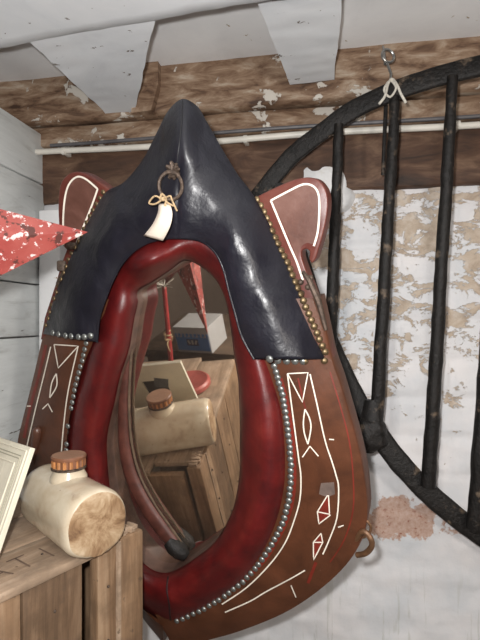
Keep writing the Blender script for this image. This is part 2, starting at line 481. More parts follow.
def ribbon(bm, pix, w, bv, lift=.0007, mi=0, sub=4, closed=False, smooth_=True):
    pp = smooth_path(pix, sub, closed) if smooth_ else []
    if not smooth_:
        for a, b_ in zip(pix[:-1], pix[1:]):
            for k in range(5): pp.append((lerp(a[0], b_[0], k/5), lerp(a[1], b_[1], k/5)))
        pp.append(pix[-1])
    n = len(pp); prev = None
    for i in range(n):
        a = pp[max(0, i-1)]; c = pp[min(n-1, i+1)]
        if closed: a = pp[i-1]; c = pp[(i+1) % n]
        dx, dy = c[0]-a[0], c[1]-a[1]; L = math.hypot(dx, dy) or 1
        nx, ny = -dy/L*w/2, dx/L*w/2
        p1, _ = drape(bv, pp[i][0]+nx, pp[i][1]+ny, lift); p2, _ = drape(bv, pp[i][0]-nx, pp[i][1]-ny, lift)
        if p1 is None or p2 is None: prev = None; continue
        cur = (bm.verts.new(p1), bm.verts.new(p2))
        if prev: f = bm.faces.new((prev[0], prev[1], cur[1], cur[0])); f.material_index = mi
        else: first = cur
        prev = cur
    if closed and prev: f = bm.faces.new((prev[0], prev[1], first[1], first[0])); f.material_index = mi
def patch(bm, poly, bv, lift=.0005, mi=0):
    vs = []
    for x, y in poly:
        p, _ = drape(bv, x, y, lift)
        if p is None: return
        vs.append(bm.verts.new(p))
    f = bm.faces.new(vs); f.material_index = mi
W = 1.35
bm = bmesh.new()
patch(bm, [(321,483),(334,482),(335,494),(327,497),(319,494)], hr_b, .0004, 2)
patch(bm, [(327.6,496),(317.4,511.5),(319,523.5),(330.5,514.7)], hr_b, .0005, 1)
patch(bm, [(321,533),(313.4,542),(313.6,559.6),(322.8,542)], hr_b, .0005, 1)
for s_, w__ in (([(330,372),(340,405),(349,440),(353,475),(353,510),(344,540),(330,562)], 1.4), ([(281,378),(288,405),(293,440),(295,475),(292,505),(282,532),(265,560),(244,581)], 3.2), ([(298,378),(304,403),(306,410)], 1.6), ([(316,562),(308,583)], 3)):
    ribbon(bm, s_, w__, hr_b, .0004, 1)
for s_ in ([(310,374),(317,404),(325,440),(331.5,460),(336,475),(338.6,488),(337,517),(329.4,539),(322.8,554)],
           [(287.5,373.5),(291,400),(295,430),(299,460),(301,477),(300,499),(294,521),(285,543),(270,564),(247,587),(222,604)],
           [(305,570),(293,577),(280,584),(265,592),(250,601),(225,612)],
           [(305,409),(309.5,418),(311,428),(308,444)], [(305,409),(303.5,422),(304.5,433),(308,444)]):
    ribbon(bm, s_, W, hr_b)
for s_ in ([(287.5,373.5),(308,372.5),(302.5,402),(288,374)], [(310,446),(302.5,457)], [(310,446),(318.5,456)], [(329,439),(334,439.5)], [(338,527),(343.6,525)],
           [(327.6,495),(317.4,511.5),(319,523.5),(330.5,514.7)], [(328.5,495),(329.5,513)], [(317.4,511.5),(330,514)], [(321,533),(313.4,542),(313.6,559.6),(322.8,542),(321,533)], [(313.4,542),(322,542)], [(291,585),(296,597)]):
    ribbon(bm, s_, W*.85, hr_b, smooth_=False)
o = link('painted_line', bm, [M['white_paint'], M['red_paint'], M['grey_paint']], ham_r, smooth=False)
bm = bmesh.new()
ribbon(bm, [(46,345),(39,375),(31,405),(24,438)], 3, hl_b, .0004, 1)
for s_ in ([(51,346.7),(45,372),(36,408),(27,447)], [(78.5,346),(68.6,390),(64,425),(61.4,455)], [(56.6,373.6),(52,383),(50,397.7)], [(56.6,373.6),(57,386),(50,397.7)]):
    ribbon(bm, s_, W*.9, hl_b)
for s_ in ([(54.4,344.5),(78.5,346),(58.6,368),(54.4,344.5)], [(42.8,409),(48.3,403.6),(52.7,412)], [(26,406),(31,406)]):
    ribbon(bm, s_, W*.85, hl_b, smooth_=False)
link('painted_line', bm, [M['white_paint'], M['red_paint']], ham_l, smooth=False)

# ---- ears of the hames
def slab(poly, off0, off1, slope=None, bev=.003):
    bm = bmesh.new()
    pts = [CP(x, y, off1) for x, y in poly]
    f = bm.faces.new([bm.verts.new(p) for p in pts])
    r = bmesh.ops.extrude_face_region(bm, geom=[f])
    for v in [g for g in r['geom'] if isinstance(g, bmesh.types.BMVert)]: v.co -= out_n*(off1-off0)
    bmesh.ops.recalc_face_normals(bm, faces=bm.faces[:])
    front = [e for e in bm.edges if all(abs((D0-n_in.dot(v.co))-off1) < 1e-4 for v in e.verts) and len(e.link_faces) == 2]
    if bev: bmesh.ops.bevel(bm, geom=front, offset=bev, segments=3, affect='EDGES', profile=.5, clamp_overlap=True)
    return bm
re = smooth_path([(254,198),(276,187),(298,178.5),(314,178),(323,185),(327.5,197),(327,215),(322,238)], 4)+smooth_path([(316,258),(312,263),(309,259),(309.5,252),(306,249),(302,251),(301.5,257),(305,268)], 3)+[(314,292),(323,322),(333,358),(322,360),(300,330),(280,280)]
bm = slab(re, .000, .022); ear_b = BVHTree.FromBMesh(bm)
ear_r = link('hame_head', bm, M['hame_red'], collar, sharp=40); ear_r['label'] = 'rounded red-brown right hame head with hook notch'
bm = bmesh.new()
inner = smooth_path([(272,201),(288,192),(303,186),(312,186),(318,193),(320,207),(318,228),(314,243),(307,243),(301,247),(297,256),(293,247),(282,222)], 4, True)
patch(bm, inner, ear_b, .0004, 1)
ribbon(bm, smooth_path([(271,200.5),(288,191.5),(303,184.5),(313,186),(318.5,194),(319.5,209),(318,231),(314,246)], 3), 2, ear_b, .0009)
ribbon(bm, [(271,200.5),(280,222),(290,246),(297,262),(303,280)], 2, ear_b, .0009)
link('painted_line', bm, [M['white_paint'], M['hame_panel']], ear_r, smooth=False)
le = smooth_path([(122,196),(108,188),(97,180.5),(86,174),(76,171.5),(67,174.5),(60.5,183),(58,197),(58,218),(60,243)], 4)+[(66,250),(60,266),(55,284),(44,318),(40,340),(60,330),(100,250)]
bm = slab(le, .0, .020); eal_b = BVHTree.FromBMesh(bm)
ear_l = link('hame_head', bm, M['hame_red'], collar, sharp=40); ear_l['label'] = 'rounded red-brown left hame head'
bm = bmesh.new()
inner = smooth_path([(98,190),(86,179),(76,178),(68,186),(64,205),(63,240),(80,232)], 4, True)
patch(bm, inner, eal_b, .0004, 1)
ribbon(bm, [(64,245),(63.5,222),(65,200),(69,185),(77,177),(86,179),(98,189)], 1.8, eal_b, .0009)
ribbon(bm, [(98,189),(92,206),(84,226),(76,245)], 1.8, eal_b, .0009)
link('painted_line', bm, [M['white_paint'], M['hame_panel']], ear_l, smooth=False)

# ---- black housing
hs = [(97,342,43,334),(99,320,52,305),(105,300,62,276),(113,280,76,246),(122,264,92,214),(134,251,106,192),(146,243.5,124,182),(155,240.5,143,159),(163,239,157,132),(170,238,168,111),
      (177,238,182,99),(184,238,197,106),(191,238.5,207,122),(199,240,220,145),(208,245,237,173),(217,255,252,193),(224,271,264,214),(229,291,279,244),(235,313,295,279),(242,337,310,316),(254,359,327,359)]
bm = bmesh.new(); rows = []
hp = smooth_path(hs, 7); nh = len(hp); NT = 22
for i, (ix, iy, ox, oy) in enumerate(hp):
    s = i/(nh-1); neck = math.exp(-((s-.5)/.14)**2)
    seam = math.exp(-((s-.5)/.012)**2)
    row = [CP(ix, iy, .035), CP(ix, iy, .058)]
    for k in range(NT):
        t = k/(NT-1)
        io = .066+.010*neck; oo = .026+.004*neck
        off = lerp(io, oo, t**1.5)+(.016*(1-neck)+.020*neck)*math.sin(PI*t)
        if neck > .3 and t > .5:
            cm = math.exp(-((s-.5)/.05)**2); off += .022*cm*math.sin(PI*min(1, (t-.5)*1.4))*1
        px, py = lerp(ix, ox, t), lerp(iy, oy, t)
        q = CP(px, py, off); e = math.sin(PI*t)**.5
        off += e*(.0055*noise.noise(q*15+V((3,1,0)))+.0022*noise.noise(q*38))
        off -= .0018*seam*e
        row.append(CP(px, py, off))
    q = row[-1]
    row.append(CP(ox, oy, .014)); row.append(CP(ox, oy, -.012))
    rows.append(row)
vs = grid_mesh(bm, rows)
bmesh.ops.recalc_face_normals(bm, faces=bm.faces[:]); hb = BVHTree.FromBMesh(bm)
hous = link('leather_housing', bm, M['black'], collar, sharp=50)
mod = hous.modifiers.new('thickness', 'SOLIDIFY'); mod.thickness = .003; mod.offset = -1
bm = bmesh.new()
pts = [drape(hb, x, y, .0002)[0] for x, y in smooth_path([(182.5,101),(182,120),(180,140),(178,155),(176.5,168)], 6)]
tube(bm, [p for p in pts if p], .0009, 6)
link('seam', bm, simple('black_seam', (.006,.006,.008), .5), hous)
# piping where the housing meets the pad
bm = bmesh.new()
tube(bm, [CP(a[0], a[1], .0655) for a in hp], .0018, 6)
link('piping', bm, M['black'], hous)

# ---- studs
def stud_mesh(name, r, mat):
    b_ = bmesh.new(); bmesh.ops.create_uvsphere(b_, u_segments=12, v_segments=8, radius=r)
    for v in b_.verts: v.co.z *= .6
    me = bpy.data.meshes.new(name); b_.to_mesh(me); b_.free(); me.materials.append(mat)
    for p in me.polygons: p.use_smooth = True
    return me
BR, SS = stud_mesh('brass_stud', .0050, M['brass']), stud_mesh('steel_stud', .0052, M['steel_stud'])
def resample(pix, n):
    pp = smooth_path(pix, 8); L = [0]
    for a, b_ in zip(pp[:-1], pp[1:]): L.append(L[-1]+math.hypot(b_[0]-a[0], b_[1]-a[1]))
    out = []
    for i in range(n):
        d = L[-1]*i/(n-1)
        for k in range(len(L)-1):
            if L[k+1] >= d: break
        t = (d-L[k])/max(1e-6, L[k+1]-L[k]); out.append((lerp(pp[k][0], pp[k+1][0], t), lerp(pp[k][1], pp[k+1][1], t)))
    return out
inv = INV[collar.name]
def studs(pix, n, me, name, off=None, bvs=(), sc=1):
    for (x, y) in resample(pix, n):
        x += random.uniform(-.4, .4); y += random.uniform(-.3, .3)
        p = None
        best = None
        for b_ in bvs:
            q, nn = drape(b_, x, y, .0005)
            if q is not None and (best is None or q.length < best[0].length): best = (q, nn)
        if best is None: best = (CP(x, y, .03), out_n)
        o = bpy.data.objects.new(name, me); C.objects.link(o); o.parent = collar
        o.matrix_local = inv @ axis_matrix(best[0], best[1]) @ Matrix.Scale(sc, 4)
allb = (hb, hr_b, hl_b, ear_b, eal_b, pb)
studs([(257,200),(266,216),(278,243),(293,276),(308,312),(325,352)], 25, BR, 'brass_stud', bvs=allb)
studs([(324,361),(312,361.5),(305,361)], 2, BR, 'brass_stud', bvs=allb)
studs([(270,359),(276,360),(289,361),(303,361)], 5, SS, 'steel_stud', bvs=allb, sc=1.05)
studs([(274,366),(279,382),(284,402),(287.5,425),(290,450),(291,475),(289,498),(282,524),(270,548),(254,570),(235,588),(214,603),(195,613),(177,621)], 53, SS, 'steel_stud', bvs=allb, sc=.98)
studs([(103,192),(94,209),(80,238),(68,262),(56,293),(46,325)], 22, BR, 'brass_stud', bvs=allb, sc=.85)
studs([(53,333),(62,335),(72,336),(82,337),(91,336)], 7, SS, 'steel_stud', bvs=allb, sc=1)
studs([(86,343),(82,362),(76,385),(71,410),(68,430),(66.5,450)], 19, SS, 'steel_stud', bvs=allb, sc=.95)

# ---- ring and rosette on the housing
bm = bmesh.new()
rc, rn = drape(hb, 174, 187, .008)
rn = out_n
Mx = axis_matrix(rc, rn+V((.25,0,.0)))
tube(bm, [Mx @ V((.0155*math.cos(a), .0172*math.sin(a), 0)) for a in [2*PI*k/36 for k in range(36)]], .0024, 8, closed=True)
ring_o = link('ring', bm, M['iron'], collar)
bm = bmesh.new()
bc, _ = drape(hb, 176, 171, .003)
Mb = axis_matrix(bc, out_n)
for k in range(8):
    a = 2*PI*k/8+.2; L = .0095+.003*random.random()
    tip = Mb @ V((L*math.cos(a), L*math.sin(a), .004+.003*random.random())); mid = Mb @ V((L*.5*math.cos(a), L*.5*math.sin(a), .002))
    tube(bm, [Mb @ V((0,0,0)), mid, tip], [.005, .0045, .0018], 6)
bmesh.ops.create_uvsphere(bm, u_segments=12, v_segments=8, radius=.0045, matrix=Mb)
tube(bm, [CP(171,172,.085), CP(170,177,.094), CP(174,177,.094), CP(176,172,.085)], .0016, 6)
link('rosette', bm, M['iron'], collar)
# staples, hooks
bm = bmesh.new()
for (x, y) in ((301,282),(308,287),(302,293),(310,278)):
    q, nn = drape(ear_b, x, y, .001)
    if q: bmesh.ops.create_uvsphere(bm, u_segments=10, v_segments=6, radius=.0042, matrix=Matrix.Translation(q))
tube(bm, [CP(303,272,.024), CP(309,280,.030), CP(318,300,.028), CP(326,330,.026)], [.003,.004,.005,.003], 8)
link('hame_staple', bm, M['iron'], collar)
bm = bmesh.new()
hk = [CP(x, y, o) for x, y, o in ((352,545,.02),(362,532,.03),(369,536,.034),(372,545,.034),(366,553,.030),(357,555,.024))]
tube(bm, smooth_path([tuple(p) for p in hk], 4), .0042, 8)
tube(bm, smooth_path([tuple(CP(x, y, .024)) for x, y in ((355,515),(366,520),(371,528),(366,536),(357,538))], 4), .0022, 8)
o = link('hame_hook', bm, simple('tan_brass_hook', (.16,.085,.045), .45, metal=.4, var=.3, vs=120), collar); o['label'] = 'curved hook on lower right edge'
bm = bmesh.new()
for (x, y) in ((357,508),(362,516),(360,524)):
    bmesh.ops.create_icosphere(bm, subdivisions=1, radius=.004, matrix=Matrix.Translation(CP(x, y, .024)))
link('hook_rivet', bm, M['iron'], collar)
bm = bmesh.new()
tube(bm, smooth_path([tuple(CP(x, y, o)) for x, y, o in ((36,462,.026),(35,450,.032),(36,440,.036),(37,432,.036),(37,427,.034))], 3), [.0065]*3+[.0075]*3+[.0085]*3+[.0088]*2+[.0070, .0035], 12)
o = link('hame_peg', bm, simple('dark_brown_peg', (.10,.045,.03), .35, vs=60), collar)
bm = bmesh.new()
box(bm, CP(62,266,.024), (.016,.010,.018), None, .003); box(bm, CP(72,246,.024), (.018,.008,.012), None, .003)
tube(bm, [CP(66,268,.024), CP(58,284,.024)], .004, 8)
link('strap_buckle', bm, M['iron'], collar)
# back board of the collar & hanging loop
bm = bmesh.new()
pts = [CP((a[0]+a[2])/2, (a[1]+a[3])/2, -.012) for a in pad]
f = bm.faces.new([bm.verts.new(p) for p in pts]); r = bmesh.ops.extrude_face_region(bm, geom=[f])
for v in [g for g in r['geom'] if isinstance(g, bmesh.types.BMVert)]: v.co -= out_n*.012
link('back_board', bm, M['dark_wood'], collar, smooth=False)

# ---- paper tag + twine
tagr = root('luggage_tag', P(158, 238, .58), 'blank cream card tag tied with twine to the ring on the black leather', 'tag')
tagr.matrix_world = Matrix.Translation(CP(158,238,.10)); INV[tagr.name] = tagr.matrix_world.inverted()
bm = bmesh.new()
L_ = [(159,204),(158,213),(153,224),(144,235.5)]; R_ = [(170,204),(172.5,214),(170,227),(163,240.5)]
ls, rs = smooth_path(L_, 4), smooth_path(R_, 4); rows = []
for i, (a, b_) in enumerate(zip(ls, rs)):
    t = i/(len(ls)-1); o_ = .102+.008*math.sin(PI*t)
    rows.append([CP(lerp(a[0], b_[0], k/3), lerp(a[1], b_[1], k/3), o_+.0015*math.sin(PI*k/3)) for k in range(4)])
grid_mesh(bm, rows)
tg = link('card', bm, M['paper'], tagr, recalc=True); md = tg.modifiers.new('t', 'SOLIDIFY'); md.thickness = .0008
bm = bmesh.new(); bmesh.ops.create_uvsphere(bm, u_segments=10, v_segments=6, radius=.0016, matrix=Matrix.Translation(CP(164.5,208,.1055)))
link('punched_hole', bm, M['dark_wood'], tagr)
bm = bmesh.new()
def tw(pts, r=.0012, sub=5): tube(bm, smooth_path([tuple(p) for p in pts], sub), r, 6)
tw([CP(163,200,.106), CP(155,196,.108), CP(149,203,.106), CP(155,204,.107), CP(163,199,.108)])
tw([CP(163,199,.108), CP(170,196,.110), CP(172,200,.108), CP(177,211,.104)])
tw([CP(164,199,.108), CP(168,203,.109), CP(174,206,.105)])
tw([CP(160,199,.107), CP(162,194,.100), CP(166,199,.106), CP(165,206,.107)], .0015)
bmesh.ops.create_icosphere(bm, subdivisions=2, radius=.003, matrix=Matrix.Translation(CP(163,199,.107)))
link('twine_bow', bm, M['twine'], tagr)

# ---------------------------------------------------------------- room
WA = math.radians(10)
def wallY(X, off=0): return 1.10-.1763*X-off/math.cos(WA)
FL, CEIL = -1.40, .572
wdir = V((math.cos(WA), -math.sin(WA), 0)); wn = V((-math.sin(WA), -math.cos(WA), 0))   # wn towards the room
RW = Matrix((wdir, -wn, V((0,0,1)))).transposed()
def wp(X, z, off=0): return V((X, wallY(X), z))+wn*off
# brick wall: displaced grid with courses
bm = bmesh.new(); rows = []
nx, nz_ = 230, 190
x0, x1, z0, z1 = -.62, .95, -1.0, .59
def brick_h(x, z):
    c = .082; j = z/c+.12*noise.noise(V((x*2.2, 0, z*2))); fr = j-math.floor(j)
    e = min(fr, 1-fr)*c
    d = math.exp(-(e/.006)**2)
    row_ = math.floor(j); u = (x+.11*(row_ % 2)+.03*noise.noise(V((0, row_*3.1, 0))))/.225; fu = u-math.floor(u); eu = min(fu, 1-fu)*.225
    d = max(d, .8*math.exp(-(eu/.006)**2))
    amt = (1 if z > -.2 else max(.12, 1+(z+.2)*3.2))*(1 if x > .05 else .25)
    return -.007*d*amt+.009*noise.noise(V((x*5, 1, z*7)))+.004*noise.noise(V((x*16, 2, z*20)))+.002*noise.noise(V((x*50, 3, z*50)))
for i in range(nz_+1):
    z = lerp(z0, z1, i/nz_)
    rows.append([wp(lerp(x0, x1, k/nx), z, brick_h(lerp(x0, x1, k/nx), z)) for k in range(nx+1)])
grid_mesh(bm, rows)
struct('wall_back', bm, M['brick'], 180)
bm = bmesh.new()   # rest of that wall, right and below
for (xa, xb, za, zb) in ((-1.8,-.62,FL,.59),(.95,1.7,FL,.59),(-.62,.95,FL,-1.0)):
    a = [wp(xa, za), wp(xb, za), wp(xb, zb), wp(xa, zb)]; bm.faces.new([bm.verts.new(p) for p in a])
struct('wall_rear', bm, M['room'])
bm = bmesh.new()
box(bm, V((-1.78,-.2,(FL+CEIL)/2)), (.06,3.4,CEIL-FL)); struct('wall_left', bm, M['room'])
bm = bmesh.new(); box(bm, V((1.55,-.2,(FL+CEIL)/2)), (.06,3.4,CEIL-FL)); struct('wall_right', bm, M['room'])
bm = bmesh.new(); box(bm, V((0,-1.8,(FL+CEIL)/2)), (3.7,.06,CEIL-FL)); struct('wall_front', bm, M['room'])
bm = bmesh.new(); box(bm, V((0,-.1,FL-.03)), (3.8,3.6,.06)); struct('floor', bm, M['floor'])
bm = bmesh.new(); rows = []
for i in range(90):
    y = lerp(-1.85, 1.45, i/89)
    rows.append([V((x_, y, CEIL+.003*noise.noise(V((x_*5, y*5, 0))))) for x_ in [lerp(-1.85, 1.65, k/70) for k in range(71)]])
grid_mesh(bm, rows); struct('ceiling', bm, M['ceil'], 180)

def rough_beam(name, mat, o, ax, L, w, h, upv=(0,0,1), cell=.02, amp=.003, seed=0, chip=.0):
    """beam from o along ax, w sideways (ax x up), h upwards; real subdivided and roughened"""
    ax = V(ax).normalized(); up = V(upv); sd = ax.cross(up).normalized(); bm = bmesh.new()
    prof = []
    nh_, nw_ = max(2, int(h/cell)), max(2, int(w/cell))
    r_ = min(h, w)*.06
    for k in range(nw_): prof.append((lerp(r_, w-r_, k/(nw_-1)), 0))
    for k in range(nh_): prof.append((w, lerp(r_, h-r_, k/(nh_-1))))
    for k in range(nw_): prof.append((lerp(w-r_, r_, k/(nw_-1)), h))
    for k in range(nh_): prof.append((0, lerp(h-r_, r_, k/(nh_-1))))
    n_ = max(2, int(L/cell)); rows = []
    for i in range(n_+1):
        row = []
        for (a, b_) in prof:
            p = o+ax*(L*i/n_)+sd*a+up*b_
            p = p+noise.noise_vector(p*9+V((seed,0,0)))*amp+noise.noise_vector(p*32+V((seed,0,0)))*amp*.5
            row.append(p)
        rows.append(row)
    vs = grid_mesh(bm, rows, wrap=True)
    bm.faces.new(vs[0][::-1]); bm.faces.new(vs[-1])
    return struct(name, bm, mat, 50)
# timbers along the wall (o is the far-left lower corner; side vector points towards the room)
def along(name, mat, z0_, z1_, prot, seed, X0=-.60, X1=.95, amp=.003):
    L = (X1-X0)/math.cos(WA)
    o = wp(X0, z0_, -.01)
    # ax x up = wdir x z -> points along -wn? choose by sign
    sd = wdir.cross(V((0,0,1)))
    if sd.dot(wn) < 0: o = wp(X0, z0_, prot)
    return rough_beam(name, mat, o, wdir, L, prot+.01, z1_-z0_, seed=seed, amp=amp)
along('trim_1', M['timber'], .468, .582, .050, 1)
along('trim_2', M['timber'], .415, .462, .030, 2)
along('trim_3', M['timber_dark'], .285, .408, .022, 3, amp=.005)
def WPX(px, py, off):
    d = ray(px, py); o_ = wp(0, 0, off); return d*(o_.dot(wn)/d.dot(wn))
bm = bmesh.new(); out_ = smooth_path([(282,205),(288,185),(295,168),(304,159),(318,156),(331,157),(341,160),(350,168),(352,186),(356,200),(340,214),(300,214)], 5, True)
cx_, cy_ = 322, 190; rows = []
for k in range(9):
    t = k/8; o_ = .029*math.sqrt(max(0, 1-t**6))+.004*noise.noise(V((t*3,1,2)))
    rows.append([WPX(cx_+(x-cx_)*t, cy_+(y-cy_)*t, o_-.004+.003*noise.noise(V((x*.1*t, y*.1*t, 0)))) for x, y in out_] if k else [WPX(cx_+(x-cx_)*.02, cy_+(y-cy_)*.02, o_-.004) for x, y in out_])
vs = grid_mesh(bm, rows, wrap=True); bm.faces.new(vs[0])
struct('trim_9', bm, M['plaster'], 180)
# joists running from the wall to the room
jd = wn
def joist(name, pxl, pxr, zb, mat, Lg=1.6, seed=0, top=CEIL+.01):
    # corners at the wall line: choose X so that they project at pxl/pxr
    def xat(px):
        k = (px-240)/F; Y = 1.05/(1+.1763*k); return k*Y
    a, b_ = xat(pxl), xat(pxr)
    o = V((a, wallY(a, .0)-.02, zb)); w = (b_-a)*math.cos(WA)
    sd = V(jd).cross(V((0,0,1)))
    if sd.dot(wdir) < 0: o = V((b_, wallY(b_, 0)-.02, zb))
    rough_beam(name, mat, o, jd, Lg, w, top-zb, seed=seed, amp=.0022)
def hewn(name, zb, pix, seed, mats=None):
    """hewn timber under the ceiling: underside corners (far left, far right, near right, near left) seen at these pixels at height zb"""
    cs = [P(x, y, zb/((320-y)/F)) for x, y in pix]
    fl, frr, nr, nl = cs
    bm = bmesh.new(); rows = []
    n_ = 60
    for i in range(n_+1):
        t = -.005+(1.36)*i/n_
        a, b_ = fl+(nl-fl)*t, frr+(nr-frr)*t
        row = []
        for k in range(7): row.append(V((*a.lerp(b_, k/6)[:2], zb)))
        for k in range(1, 6): row.append(V((b_.x, b_.y, lerp(zb, CEIL+.012, k/5))))
        for k in range(1, 7): row.append(V((*b_.lerp(a, k/6)[:2], CEIL+.012)))
        for k in range(1, 5): row.append(V((a.x, a.y, lerp(CEIL+.012, zb, k/5))))
        rows.append([p+noise.noise_vector(p*9+V((seed,0,0)))*.003+noise.noise_vector(p*35+V((seed,0,0)))*.0015 for p in row])
    vs = grid_mesh(bm, rows, wrap=True); bm.faces.new(vs[0][::-1]); bm.faces.new(vs[-1])
    return struct(name, bm, M['joist'], 50)
hewn('trim_4', .472, [(105,113),(134,112),(155,25),(42,54)], 5)
hewn('trim_5', .495, [(290,85),(335,80),(341,0),(256,0)], 6)
joist('trim_6', 560, 600, .495, M['joist'], seed=7)
bm = bmesh.new()
pl_ = [(131,113),(151,110),(158,84),(158,45),(146,40),(134,70)]
f = bm.faces.new([bm.verts.new(WPX(x, y, .07)) for x, y in pl_]); r = bmesh.ops.extrude_face_region(bm, geom=[f])
for v in [g for g in r['geom'] if isinstance(g, bmesh.types.BMVert)]: v.co -= wn*.06
bmesh.ops.subdivide_edges(bm, edges=bm.edges[:], cuts=3, use_grid_fill=True)
struct('trim_10', bm, M['timber'])
# low cross beam over the camera
dv = V((math.cos(math.radians(15)), -math.sin(math.radians(15)), 0))
q0 = V((-.8, 0, .470)); 
Lp = P(0, 50, .470/((320-50)/F)); 
o = Lp-dv*.9
sd = dv.cross(V((0,0,1)))
if sd.y > 0: o = o-sd*.24
rough_beam('trim_7', M['joist'], o, dv, 2.2, .24, CEIL-.47+.01, seed=9, amp=.003)
# boarded partition on the left
bx_, by_ = -.478, 1.16
tz = .448
bm = bmesh.new(); 
pd = V((-.17,-.985,0)).normalized(); pn = V((.985,-.17,0))
for k in range(4):
    zt = tz-k*.122
    zb = zt-.119
    box(bm, V((bx_,by_,0))+pd*.16+pn*(-.014)+V((0,0,(zt+zb)/2)), (.028,.34,zt-zb), Matrix((pn, -pd, V((0,0,1)))).transposed(), .003)
box(bm, V((bx_,by_,0))+pd*.16+pn*(-.014)+V((0,0,(tz-4*.122+FL)/2)), (.028,.34,tz-4*.122-FL), Matrix((pn, -pd, V((0,0,1)))).transposed(), .003)
struct('wall_partition', bm, M['boards'])['label'] = 'short wall of worn white horizontal boards'
bm = bmesh.new()   # painted plaster reveal between boards and collar
box(bm, V((-.445, 1.155, -.40)), (.055, .05, 1.32), RW, .004)
struct('trim_8', bm, M['ceil'])

# pipe
pr = root('water_pipe', wp(-.47,.39,.075), 'thin white pipe running along the brown timber under the ceiling', 'pipe')
bm = bmesh.new()
tube(bm, [wp(x, .396+.0025*math.sin(x*9), .046) for x in [lerp(-.50, .93, k/60) for k in range(61)]], .0068, 12)
link('pipe_tube', bm, M['pipe'], pr)
for x in (-.405, .02, .45):
    bm = bmesh.new(); tube(bm, [wp(x-.004, .396, .046), wp(x+.004, .396, .046)], .0088, 12); box(bm, wp(x, .396, .034), (.009,.028,.012), RW, .001)
    link('pipe_clip', bm, M['pipe'], pr)
bm = bmesh.new(); tube(bm, [wp(x, .414+.002*math.sin(x*7+1), .044) for x in [lerp(-.44, .93, k/50) for k in range(51)]], .0042, 8)
o = link('electric_cable', bm, M['cable']); props(o, 'thin dark grey cable running just above the white pipe', 'cable')

# ---------------------------------------------------------------- hay rack
rack = root('hay_rack', V((.33,.93,-.62)), 'black forged iron hay rack with upright bars between curved rails', 'hay rack')
def W3(l, sub=6): return [V(p) for p in smooth_path([tuple(P(x, y, d)) for x, y, d in l], sub)]
def rail(pts, hw, ht, up=(0,0,1)):
    bm = bmesh.new(); rows = []; n = len(pts)
    for i, p in enumerate(pts):
        d = (pts[min(n-1, i+1)]-pts[max(0, i-1)]).normalized()
        a = V((0,-1,0)); a = (a-d*a.dot(d)).normalized(); u = d.cross(a)
        row = []
        for k in range(16):
            th = 2*PI*k/16; cx, sx = math.cos(th), math.sin(th)
            ex = abs(cx)**.5*(1 if cx > 0 else -1); ey = abs(sx)**.5*(1 if sx > 0 else -1)
            q = p+u*ex*hw+a*ey*ht; row.append(q+noise.noise_vector(q*45)*.0012)
        rows.append(row)
    vs = grid_mesh(bm, rows, wrap=True); bm.faces.new(vs[0][::-1]); bm.faces.new(vs[-1]); return bm
up_pts = W3([(255,200,1.02),(268,184,1.0),(290,158,.98),(318,135,.95),(350,112,.92),(385,95,.89),(430,79,.86),(480,66,.83),(540,56,.80)])
lo_pts = W3([(280,188,.99),(288,222,.995),(300,262,1.0),(316,312,.99),(333,352,.975),(352,392,.965),(374,428,.95),(400,463,.94),(436,500,.93),(480,534,.92),(540,572,.90)])
o = link('top_rail', rail(up_pts, .0175, .007), M['rack'], rack, sharp=70)
o = link('lower_rail', rail(lo_pts, .0205, .009), M['rack'], rack, sharp=70)
for (a, b_, r_) in (((339,124,.925),(330,345,.965),.0115),((395,96,.875),(376,426,.935),.0115),((453,76,.84),(428,486,.915),.0118),((506,66,.81),(474,530,.90),.0118)):
    bm = bmesh.new(); A, B = P(*a), P(*b_); pts = []
    for k in range(41):
        t = k/40; p = A.lerp(B, t); pts.append(p+V((.0012*noise.noise(p*12), 0, 0)))
    rr = [r_*(.80+.35*(k/40))+.0012*noise.noise(V((k*.5, a[0], 0))) for k in range(41)]
    tube(bm, pts, rr, 14, jitter=.0014)
    link('rack_bar', bm, M['rack'], rack, sharp=70)
bm = bmesh.new()
t0 = P(371,434,.925)
bmesh.ops.create_icosphere(bm, subdivisions=4, radius=.031, matrix=Matrix.Translation(t0) @ Matrix.Diagonal((1.0,.75,1.15,1)))
tube(bm, [P(374,400,.935), P(372,420,.93), P(370,440,.925), P(369,452,.925)], [.016,.021,.020,.010], 12)
for v in bm.verts: v.co += noise.noise_vector(v.co*50)*.005
link('forged_boss', bm, M['rack'], rack, sharp=70)
bm = bmesh.new()   # thin dark rod behind second upright
tube(bm, [P(386,100,.95), P(384,150,.955), P(383,175,.96)], .004, 8)
link('thin_rod', bm, M['rack'], rack)
for q in (up_pts[0], lo_pts[0]):
    bm = bmesh.new(); tube(bm, [q, wp(q.x, q.z, -.02)], .012, 8); link('wall_stay', bm, M['rack'], rack)

# eye hook + string
bm = bmesh.new()
ec = P(388,56,.93); 
Me = axis_matrix(ec, V((.35,-1,.05)))
tube(bm, [Me @ V((.0135*math.cos(a), .0125*math.sin(a), 0)) for a in [2*PI*k/24 for k in range(24)]], .0027, 8, closed=True)
tube(bm, [P(387,63,.93), P(391,74,.93), P(390,84,.915), P(388,92,.90)], .0026, 8)
tube(bm, [P(385,64,.93), P(384,52,.96), P(383,46,1.0)], .0026, 8)
o = link('eye_hook', bm, M['steel']); props(o, 'round steel eye hook at the top of the hay rack by the timber', 'hook')
bm = bmesh.new()
tube(bm, smooth_path([tuple(P(*p)) for p in ((379,104,.855),(385,96,.855),(388,84,.865),(392,79,.87),(397,85,.86),(401,94,.855),(406,103,.853))], 4), .0024, 8)
tube(bm, smooth_path([tuple(P(*p)) for p in ((388,82,.868),(384,90,.86),(390,97,.868),(396,88,.86),(391,80,.87))], 4), .002, 8)
o = link('string_tie', bm, M['string']); props(o, 'white string knotted round the top rail below the steel eye hook', 'string')

